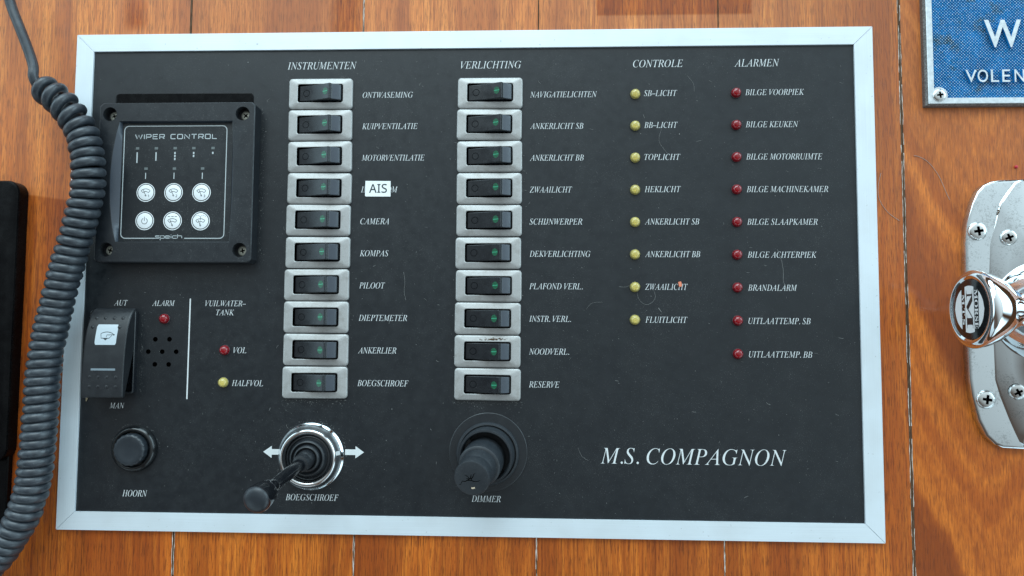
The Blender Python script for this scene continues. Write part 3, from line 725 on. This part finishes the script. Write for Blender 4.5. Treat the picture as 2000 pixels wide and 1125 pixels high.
# ---- bow thruster joystick
js = thing('joystick', (-73.4, -86.9, 0), parent=panel)
q = MB(); q.lathe([(16.4, .02), (16.4, .3), (16.15, .55), (15.6, 1.0), (15.1, 1.6), (14.65, 2.4), (14.3, 3.4), (14.05, 4.5), (13.8, 5.4), (13.4, 6.0), (13.0, 6.15), (12.4, 6.15), (11.8, 5.9), (11.3, 5.2), (11.1, 1.0), (0, .9)], (-74.3, -87.6, 0), seg=72)
q.build('chrome_collar', 'chrome', js, angle=45)
q = MB(); q.lathe([(11.1, .9), (11.0, 3.6), (10.6, 4.4), (10.0, 4.6), (9.6, 4.0), (9.1, 4.3), (8.7, 5.2), (8.3, 6.6), (7.7, 6.8), (7.2, 5.6), (6.8, 5.4), (6.4, 6.6), (6.0, 7.9), (5.4, 8.1), (4.9, 7.0), (4.5, 6.9), (4.2, 8.4), (3.8, 10.6), (3.2, 11.2), (2.6, 10.6), (0, 10.5)], (-74.3, -87.6, 0), seg=64)
q.build('bellows', 'soft', js, angle=70)
base, tip = Vector((-74.3, -87.8, 6)), Vector((-80.0, -96.6, 55))
ax = (tip - base).normalized(); L = (tip - base).length; rot = ax.to_track_quat('Z', 'Y').to_matrix()
q = MB(); q.lathe([(4.3, 3), (4.3, 5.5), (3.9, 7.4), (3.0, 7.8), (3.0, 8.5), (2.9, L - 20), (3.0, L - 17), (3.6, L - 14.5), (4.6, L - 12), (5.35, L - 9), (5.95, L - 3), (5.75, L - 1.7), (5.1, L - .7), (3.8, L - .1), (2.0, L + .2), (0, L + .3)], base, rot, 48, mats=[1, 1, 1, 1] + [0] * 7 + [2] * 4)
q.build('lever', ['ebony', 'soft', 'cap'], js, angle=50)

# ---- dimmer knob, loose and cracked
dk = thing('dimmer', (12.6, -84.5, 0), parent=panel)
q = MB(); q.lathe([(19.0, .02), (19.0, .45), (18.7, .65), (0, .66)], (12.6, -84.5, 0), seg=72); q.build('flange', 'soft', dk, angle=12)
q = MB(); q.lathe([(15.2, .4), (15.1, 1.9), (14.6, 2.5), (13.9, 2.6), (13.6, 2.0), (13.5, .8), (0, .8)], (12.4, -85.2, 0), seg=64); q.build('seat_ring', 'grey_rubber', dk, angle=40)
tlt = Vector((-0.17, -0.22, 1)).normalized().to_track_quat('Z', 'Y').to_matrix()
t2 = Vector((-0.10, -0.10, 1)).normalized().to_track_quat('Z', 'Y').to_matrix()
q = MB(); q.lathe([(13.3, 1.0), (13.3, 6.4), (12.9, 7.2), (12.1, 7.3), (11.6, 6.6), (11.4, 2.0), (11.4, 1.0)], (12.4, -85.0, 0), t2, 64)
q.build('cracked_skirt', 'grey_rubber', dk, angle=40)
q = MB(); kb0 = (11.2, -86.6, 0.5)
q.lathe([(10.1, 1.0), (10.1, 11.0), (9.9, 12.0), (9.3, 12.5), (8.45, 12.7), (8.3, 18.5), (8.0, 19.0), (7.95, 19.2), (8.25, 19.5), (8.3, 25.0), (8.0, 25.7), (7.4, 25.95), (0, 26.0)], kb0, tlt, 64)
q.build('knob', 'grey_rubber', dk, angle=38)
# cracks opening from the middle of the knob's end
q = MB(); fr = lambda x, y: tuple(tlt @ Vector((x, y, 26.06)) + Vector(kb0)); rn = random.Random(5)
for a, ln in ((5, 4.6), (78, 4.0), (118, 2.8), (176, 3.6), (205, 2.2), (252, 6.0)):
    pts = []; r = .35; aa = a
    while r < ln: pts.append((r * math.cos(R_(aa)) - .2, r * math.sin(R_(aa)) - .7)); r += .7; aa += rn.uniform(-9, 9)
    for i in range(len(pts) - 1): q.ribbon([pts[i], pts[i + 1]],   .30 * (1 - i / len(pts)) + .08, 0, frame=fr)
q.ribbon(arc(-.2, -.7, .55, 20, 340, 12), .3, 0, frame=fr)
q.ribbon([(2.6, -3.6), (3.2, -3.2), (3.7, -2.4)], .75, 0, 1, frame=fr)
q.fixn = False; q.build('crack', ['hole', 'amber'], dk)

# ---- label tape stuck over one word
st = thing('sticker', (-43.6, 44.7, 0), parent=panel)
q = MB(); q.prism([(-49.95, 41.0), (-49.2, 40.75), (-37.15, 40.7), (-37.2, 48.5), (-49.85, 48.62)], .04, .30); q.build('tape', 'paper', st)
q = MB(); write(q, sans('AIS'), -47.95, -38.95, 44.8, 4.3, .33, spacing=1.05, ref=sans('HI'), bold=.012); q.build('lettering', 'print_black', st)

# ------------------------------------------------------------------ coiled cord hanging down beside the panel
CL = [(-210.0, 95.0, 14), (-206.6, 91.0, 15), (-201.5, 86.8, 15.5), (-195.9, 81.4, 16), (-190.4, 74.6, 16), (-186.2, 66.0, 16), (-184.0, 57.0, 16), (-183.2, 49.4, 16), (-183.8, 41.8, 15.5), (-185.0, 34.2, 15), (-186.9, 26.7, 14.5),
      (-189.2, 19.2, 14), (-191.3, 11.7, 13.5), (-193.0, 4.2, 13), (-195.0, -5.7, 12.5), (-197.1, -15.6, 12), (-198.5, -25.5, 12), (-199.6, -35.3, 12), (-200.4, -45.1, 12), (-200.9, -55, 12), (-201.2, -64.7, 12), (-201.5, -74.4, 12),
      (-202.0, -84.1, 12), (-202.8, -93.7, 12), (-203.9, -102.1, 12), (-206.0, -110.6, 12), (-209.2, -119, 12.5), (-214.6, -128.8, 13), (-220.5, -137.2, 14), (-230, -147, 16), (-242, -156, 19)]
def catmull(P, n):
    out = []
    P = [Vector(p) for p in P]
    for i in range(len(P) - 1):
        p0, p1, p2, p3 = P[max(i - 1, 0)], P[i], P[i + 1], P[min(i + 2, len(P) - 1)]
        for k in range(n):
            t = k / n
            out.append(0.5 * ((2 * p1) + (p2 - p0) * t + (2 * p0 - 5 * p1 + 4 * p2 - p3) * t * t + (3 * p1 - p0 - 3 * p2 + p3) * t ** 3))
    out.append(P[-1]); return out
CL = [(x + (1.9 if y > 20 else 1.9 - (20 - y) / 55 * 3.4 if y > -35 else -1.5), y, z) for x, y, z in CL]
axis = catmull(CL, 60)
lead = catmull([(-231.0, 153, 18), (-226.2, 141.5, 17), (-223.3, 131.9, 16.5), (-219.0, 121.4, 16), (-214.6, 109.8, 15), (-211.9, 101.5, 15), (-211.8, 97.0, 16)], 8)
path = []; theta = 0.0; rad = 5.35; d = 0.0; acc = 0.0
theta = math.pi * 0.95
last = axis[0]; nxt = 0.0
rr = random.Random(11); jit = [rr.uniform(-1, 1) for _ in range(400)]
def jv(u): i = int(u); f = u - i; return jit[i % 400] * (1 - f) + jit[(i + 1) % 400] * f
for i, pnt in enumerate(axis[:-1]):
    t = (axis[i + 1] - pnt).normalized(); ds = (axis[i + 1] - pnt).length; d += ds
    right_ = Vector((-t.y, t.x, 0)).normalized(); upv = right_.cross(t).normalized()
    if upv.z < 0: upv = -upv
    pitch = 6.9 if d < 24 else 6.9 - (d - 24) / 14 * 2.15 if d < 38 else 4.75 + 0.12 * math.sin(d * .11) if d < 95 else 4.28 + 0.10 * math.sin(d * .23)
    pitch *= 1 + 0.055 * jv(d / 3.1)
    theta += 2 * math.pi * ds / pitch
    r_ = rad * min(1.0, 0.55 + d / 14) * (1 + 0.035 * jv(d / 2.3 + 90))
    acc += ds
    path.append(pnt + right_ * (r_ * math.cos(theta)) + upv * (r_ * math.sin(theta) + .35 * jv(d / 4.0 + 200)))
# resample so the tube keeps even steps
full = [Vector(p) for p in lead] + path
res = [full[0]]
for p_ in full[1:]:
    if (p_ - res[-1]).length >= 0.9: res.append(p_)
for _ in range(2):
    n_lead = len(lead) + 6
    for i in range(1, min(n_lead + 10, len(res) - 1)): res[i] = (res[i - 1] + res[i] * 2 + res[i + 1]) / 4
q = MB(); q.tube(res, [2.36] * len(res), 14)
cord = q.build('coiled_cord', 'cord', None, angle=80, org=(-200, 0, 12))
tag(cord, 'dark grey coiled handset cord hanging beside the panel frame', 'cord')

# ------------------------------------------------------------------ black case at the edge of the view
cz = thing('equipment_case', (-245, -38, -1), 'black plastic case on the wall beside the coiled cord', 'case')
q = MB()
q.loft([rrect(-258, -21.5, 34.6, 69.7, 6.5, -.98, 8), rrect(-258, -21.5, 34.6, 69.7, 6.5, 5.0, 8), rrect(-258, -21.5, 34.2, 69.3, 6.2, 5.7, 8), rrect(-258, -21.5, 33.3, 68.4, 5.6, 6.0, 8)], 0, True, True)
q.build('cover', 'case', cz, angle=30)
q = MB(); q.loft([rrect(-260, -100, 34.9, 40, 4, -.97, 6), rrect(-260, -100, 34.9, 40, 4, 1.6, 6), rrect(-260, -100, 34.4, 39.5, 4, 2.0, 6)], 0, True, True)
q.build('mounting_base', 'case', cz, angle=30)

# ------------------------------------------------------------------ blue name plate
npl = thing('name_plate', (275, 125, -1), 'blue cast metal name plate with raised white letters above the chrome throttle', 'name plate')
x0, x1, y0, y1 = 224.3, 330, 84.3, 166
def rc(i, z): return [(x0 + i, y0 + i, z), (x1 - i, y0 + i, z), (x1 - i, y1 - i, z), (x0 + i, y1 - i, z)]
q = MB(); q.loft([rc(0, -.98), rc(0, 1.4), rc(0.85, 2.85), rc(1.05, 3.0), rc(3.6, 3.0), rc(3.75, 1.6)], mats=[1, 1, 0, 0, 0], cap0=True, cap1=True)
q.m[-1] = 2
q.lathe([(4.15, 1.5), (4.15, 2.7), (3.95, 2.97), (0, 2.97)], (230.3, 89.2, 0), seg=40)
q.build('plate', ['np_metal', 'np_edge', 'np_blue'], npl, angle=25)
q = MB(); pt = 1.5; hw = pt / 2
rows = int((y1 - y0 - 8) / hw); cols = int((x1 - x0 - 8) / pt)
for j in range(rows):
    for i in range(cols):
        cx = x0 + 4.2 + i * pt + (hw if j % 2 else 0); cy = y0 + 4.2 + j * hw
        if cx > 292 or cy > 152 or math.hypot(cx - 230.3, cy - 89.2) < 4.5: continue
        a, tt = hw * .96, hw * .34; zt = 2.12 + random.uniform(-.05, .05)
        q.add([(cx - a, cy, 1.61), (cx, cy - a, 1.61), (cx + a, cy, 1.61), (cx, cy + a, 1.61), (cx - tt, cy, zt), (cx, cy - tt, zt), (cx + tt, cy, zt), (cx, cy + tt, zt)],
              [[0, 1, 5, 4], [1, 2, 6, 5], [2, 3, 7, 6], [3, 0, 4, 7]], 0)
        q.add([(cx - tt, cy, zt), (cx, cy - tt, zt), (cx + tt, cy, zt), (cx, cy + tt, zt)], [[0, 1, 2, 3]], 1)
q.fixn = False
q.build('knurled_field', ['np_blue', 'np_tip'], npl, angle=10)
def raised(txt, xa, xb, yc, cap, name):
    vs_, fs = glyphs(txt, 1.0, 0.5, .014 if cap > 10 else .004); xs_ = [v[0] for v in vs_]; ys_ = [v[1] for v in vs_]; k_ = MB()
    kx = (xb - xa) / (max(xs_) - min(xs_)); rv = [v[1] for v in glyphs('HI')[0]]; ky = cap / (max(rv) - min(rv))
    k_.add([(xa + (v[0] - min(xs_)) * kx, yc + (v[1] - (max(rv) + min(rv)) / 2) * ky, 2.9 + v[2] * 2 * 0.75) for v in vs_], fs, 0)
    # sides and feet keep the blue, tops are bare white metal
    n_ = k_.build(name, ['np_metal', 'np_blue'], npl, angle=30)
    for p_ in n_.data.polygons: p_.material_index = 0 if p_.normal.z > .5 else 1
raised('W', 252.2, 269.7, 119.3, 13.0, 'letter')
for ch, xa, xb in (('V', 242.6, 247.9), ('O', 248.3, 253.2), ('L', 254.6, 258.3), ('E', 259.9, 263.6), ('N', 265.7, 270.3)): raised(ch, xa, xb, 98.4, 6.0, 'letter')
screw(SCREW_SMALL, 230.3, 89.2, 2.98, npl, 8)

# ------------------------------------------------------------------ chrome throttle control
th = thing('throttle_control', (283, -16, -1), 'chrome engine throttle lever with round emblem knob on its screwed base plate', 'throttle')
O = [(284, 48.5), (269, 48.3), (264.8, 48.1), (258, 47.9), (253.4, 47.1), (249.6, 45.3), (246.7, 42), (244.2, 36.4), (241.3, 26.7), (240.3, 17), (240.1, 3.5), (240, -15), (240, -33), (240.15, -47), (241.1, -55.4), (243.6, -66.6), (247, -74), (251, -78), (254.6, -79.5), (264.6, -80), (284, -80.2)]
Cr = [(284, 47.7), (270, 47.4), (266.5, 47.1), (264.3, 46.1), (261.5, 42.5), (259, 39), (257.2, 36.2), (256.2, 32), (255.0, 27.5), (252.1, 16.7), (251.2, 3.4), (251.5, -15), (252.1, -32.6), (252.2, -47.6), (254.1, -55), (258, -66), (260.6, -72.4), (262.2, -76), (264, -78.3), (270, -79.2), (284, -79.4)]
def mir(P): return P + [(568 - x, y) for x, y in reversed(P[1:-1])]
O, Cr = mir(O), mir(Cr)
def sc_(P, k, z, cx=284, cy=-16): return [(cx + (x - cx) * k, cy + (y - cy) * k, z) for x, y in P]
def off(P, d, z):
    out = []
    n_ = len(P)
    for i in range(n_):
        a, b_ = Vector(P[i - 1]), Vector(P[(i + 1) % n_]); t = (b_ - a).normalized(); out.append((P[i][0] - t.y * d, P[i][1] + t.x * d, z))
    return out
sgn = 1 if off(O, 1, 0)[11][0] > O[11][0] else -1
q = MB()
q.loft([[(x, y, -.98) for x, y in O], [(x, y, 1.6) for x, y in O], off(O, .35 * sgn, 2.5), off(O, .9 * sgn, 2.9), off(O, 1.7 * sgn, 3.0), off(Cr, -.45 * sgn, 3.25), off(Cr, .35 * sgn, 3.9), sc_(Cr, .80, 5.4), sc_(Cr, .62, 8.2), sc_(Cr, .50, 13.0)], 0, True, True)
q.build('base_plate', 'worn_chrome', th, angle=30)
screw(SCREW_BIG, 245.9, 22.9, 3.0, th, 8); screw(SCREW_BIG, 247.2, -56.7, 3.0, th, 82)
screw(SCREW_BIG, 258.9, 19.6, 5.2, th, 22, (0, R_(-10)), .84); screw(SCREW_BIG, 260.3, -52.9, 5.3, th, 30, (R_(5), R_(-10)), .86)
hub = MB(); hub.lathe([(23.4, 4), (24.0, 6), (24.0, 8), (23.3, 11), (22.0, 14.5), (20.2, 18.5), (18.0, 23), (15.8, 28), (13.9, 33), (12.2, 37.5), (9.8, 40.8), (5.5, 42.6), (0, 43)], (273.5, -15.4, 0), seg=72)
hub.build('hub', 'chrome', th, angle=60)
# the lever runs out level with the wall and flares into the emblem knob, whose round end faces away from the hub
rx = Matrix.Rotation(R_(-90), 3, 'Y')            # local z -> -x
q = MB(); KC = (268, -15.4, 34.5)
q.lathe([(9.0, 0), (8.4, 8), (7.6, 14), (7.1, 19), (6.9, 22), (7.1, 24), (7.7, 26), (9.1, 28.5), (11.0, 31), (13.2, 34), (15.2, 37.5), (16.4, 41), (16.9, 43), (16.9, 44), (16.3, 45.2), (15.0, 45.8), (13.6, 45.6), (13.1, 45.0), (0, 45.0)], KC, rx, 72)
q.build('lever', 'chrome', th, angle=60)
XB = KC[0] - 45.0
bd = MB(); bd.lathe([(13.0, -.1), (13.0, .35), (12.8, .45), (0, .5)], (XB, KC[1], KC[2]), rx, 64, mat=0)
fb = lambda u, w: (XB - .56, KC[1] - u, KC[2] + w)         # u reads down the wall, w away from it
R1 = 10.2
def seg_shape(w0, w1):
    pts = []
    for i in range(17):
        w = w0 + (w1 - w0) * i / 16; pts.append((-math.sqrt(max(R1 * R1 - w * w, 0)), w))
    return pts + [(-u, w) for u, w in reversed(pts)]
for w0, w1 in ((-2.9, 3.4), (6.6, 10.4), (-10.4, -5.4)):
    P_ = seg_shape(w0, w1); bd.add([fb(u, w) for u, w in P_], [list(range(len(P_)))], 1)
fb2 = lambda u, w: (XB - .60, KC[1] - u, KC[2] + w)
write(bd, serif_bold('M'), -8.2, 8.2, .3, 4.4, 0, 0, fb2)
write(bd, serif_bold('MORSE'), -8.4, 8.4, 5.0, 2.4, 0, 1, fb2)
write(bd, serif_bold('M.T.S'), -6.6, 6.6, -4.15, 1.8, 0, 1, fb2)
bd.fixn = False
bd.build('emblem', ['gloss', 'white'], th, angle=30)

# ------------------------------------------------------------------ dust, lint and crumbs
FREE = lambda x, y: not (-190 < x < -103 and 6 < y < 88) and not (-89.5 < x < -56.5 and -60 < y < 101.5) and not (-4.2 < x < 28.5 and -60 < y < 101.5) and not (-187 < x < -162.5 and -60 < y < -15)
rd = random.Random(21); q = MB()
def flake(x, y, r, z=0.03):
    n_ = rd.choice((3, 4, 5)); a0 = rd.random() * 6; e = rd.uniform(.35, 1)
    pts = [(r * math.cos(a0 + 2 * math.pi * i / n_), e * r * math.sin(a0 + 2 * math.pi * i / n_)) for i in range(n_)]
    ca, sa = math.cos(a0), math.sin(a0); t_ = r * .35
    q.loft([[(x + ca * u - sa * w, y + sa * u + ca * w, z) for u, w in pts], [(x + .7 * (ca * u - sa * w), y + .7 * (sa * u + ca * w), z + t_) for u, w in pts]], 0, False, True)
def lint(pts, r, z=.1): q.tube([(x, y, z + r) for x, y in pts], r, 5)
cnt = 0
while cnt < 1250:
    x, y = rd.uniform(-189, 189), rd.uniform(-114, 114)
    if not FREE(x, y): continue
    flake(x, y, abs(rd.gauss(0, .07)) + .05); cnt += 1
for _ in range(700):                                    # dust lies thick under and between the switches and round the box
    k = rd.random()
    if k < .3: x = rd.choice((-73, 12.1)) + rd.uniform(-17, 17); y = -60.1 - abs(rd.gauss(0, 1.6))
    elif k < .5: x = -103.4 + abs(rd.gauss(0, 1.3)); y = rd.uniform(8, 86)
    elif k < .62: x = -161.8 + abs(rd.gauss(0, 1.2)); y = rd.uniform(-58, -18)
    elif k < .75:
        a = rd.uniform(-20, 140); r_ = 15.9 + abs(rd.gauss(0, .8)); x = -73.4 + r_ * math.cos(R_(a)); y = -86.9 + r_ * math.sin(R_(a))
    elif k < .85:
        a = rd.uniform(0, 180); r_ = 11.6 + abs(rd.gauss(0, .6)); x = -162.4 + r_ * math.cos(R_(a)); y = -84.8 + r_ * math.sin(R_(a))
    else: x = rd.choice((-73, 12.1)) + rd.choice((-1, 1)) * (16.5 + abs(rd.gauss(0, 1.0))); y = rd.uniform(-60, 101)
    flake(x, y, abs(rd.gauss(0, .06)) + .05)
for _ in range(75):
    x, y = rd.uniform(-100, 188), rd.uniform(-112, 113)
    if not FREE(x, y): continue
    a = rd.uniform(0, 6.3); L_ = rd.uniform(.5, 2.2); c_ = rd.uniform(-.7, .7)
    lint([(x + L_ * t * math.cos(a + c_ * t), y + L_ * t * math.sin(a + c_ * t)) for t in (0, .25, .5, .75, 1)], rd.uniform(.022, .05), .02)
def smooth(P): return [(v.x, v.y) for v in catmull([(x, y, 0) for x, y in P], 6)]
for P, r in (([(152.6, 14.5), (153.5, 12.0), (154.8, 8), (155.3, 3), (155.3, -1), (156.4, -4), (158.3, -6)], .06),
             ([(76, -3.9), (79, -4.1), (81.5, -3.3), (84.5, -3.6)], .045), ([(84.8, -6.6), (85.4, -9.5), (87.5, -12.0), (90, -12.6), (92.6, -11), (93.6, -8.5), (93, -6), (92, -4.8)], .045),
             ([(-30, 3), (-29.3, -2), (-29.6, -7), (-28.6, -11)], .05), ([(96.5, -16.2), (95.0, -14.2)], .11), ([(22.5, 109), (25, 106), (27, 105.2)], .07), ([(56, -82), (58, -86), (61, -88)], .04),
             ([(110, 101), (113, 97), (113.4, 93)], .04), ([(60, -15), (63, -12), (68, -11.5)], .035), ([(100, 62), (96, 68), (97, 74)], .035)): lint(smooth(P), r * .75, .03)
dust = q.build('dust', 'lint', None, angle=60, org=(0, 0, 0))
tag(dust, 'pale dust specks and short lint scattered over the black panel', None, None, 'stuff')
q = MB(); q.fixn = True
for _ in range(90):
    x, y, r = 14.5 + rd.gauss(0, 2.6), -30.3 + abs(rd.gauss(0, .5)), rd.uniform(.1, .28)
    q.lathe([(r, 0), (r * .7, r * .5), (0, r * .6)], (x, y, 2.0 - (y + 30.3) * .15), None, 5)
gr = q.build('dirt', 'grime', None, org=(14.5, -30, 2)); tag(gr, 'brown dirt caked on a bezel edge above one rocker', None, None, 'stuff')

q = MB()
for _ in range(110):
    t = rd.random(); r = rd.uniform(.1, .42) * (1.2 - t * .6)
    q.lathe([(r, 0), (r * .7, r * .4), (0, r * .5)], (255.6 + 6.2 * t + rd.gauss(0, .45), 31.5 + 10.5 * t + rd.gauss(0, .5), 3.55), None, 5)
tag(q.build('grime', 'grime', None, org=(258, 36, 3)), 'dark brown grime along the crease of the chrome base plate', None, None, 'stuff')

def hair_thing(P, label, z=-.93, r=.09):
    h_ = MB(); h_.tube([(v.x, v.y, z + r + .0 * v.z) for v in catmull([(x, y, 0) for x, y in P], 8)], r, 6)
    tag(h_.build('hair', 'lint', None, angle=80, org=(P[0][0], P[0][1], z)), label, 'hair', 'hairs on the wood')
hair_thing([(219.4, 60.5), (222, 60.0), (226.5, 57.0), (231, 50.5), (234.2, 42.5), (235.8, 38.8)], 'thin pale curved hair on the wood under the name plate')
hair_thing([(203.4, 52.0), (202.0, 46), (202.2, 39.5), (206, 33), (211.6, 28.6)], 'thin pale curved hair beside the silver frame edge')
q = MB(); q.loft([rrect(105.6, -2.6, .75, 1.25, .3, .05, 2), rrect(105.6, -2.6, .7, 1.2, .3, .5, 2)], 0, True, True)
o = q.build('crumb', 'orange', None, org=(105.6, -2.6, .05)); o.rotation_euler.z = R_(10); tag(o, 'small orange crumb lying on the word ZWAAILICHT', 'crumb')
q = MB(); q.tube([(-187.6, -55.5, .55), (-188.0, -57.5, .6), (-187.5, -60.0, .6), (-187.9, -61.8, .5)], [.35, .6, .55, .3], 6)
tag(q.build('chip', 'tan', None, org=(-187.7, -58, .1)), 'tan wood chip stuck at the frame beside the large rocker', 'chip')
q = MB(); q.lathe([(.6, 0), (.85, .4), (.7, .9), (.3, 1.2), (0, 1.2)], (267.6, 54.8, -1), seg=12)
tag(q.build('bead', 'redbead', None, org=(267.6, 54.8, -1)), 'tiny red bead on the wood above the chrome throttle', 'bead')
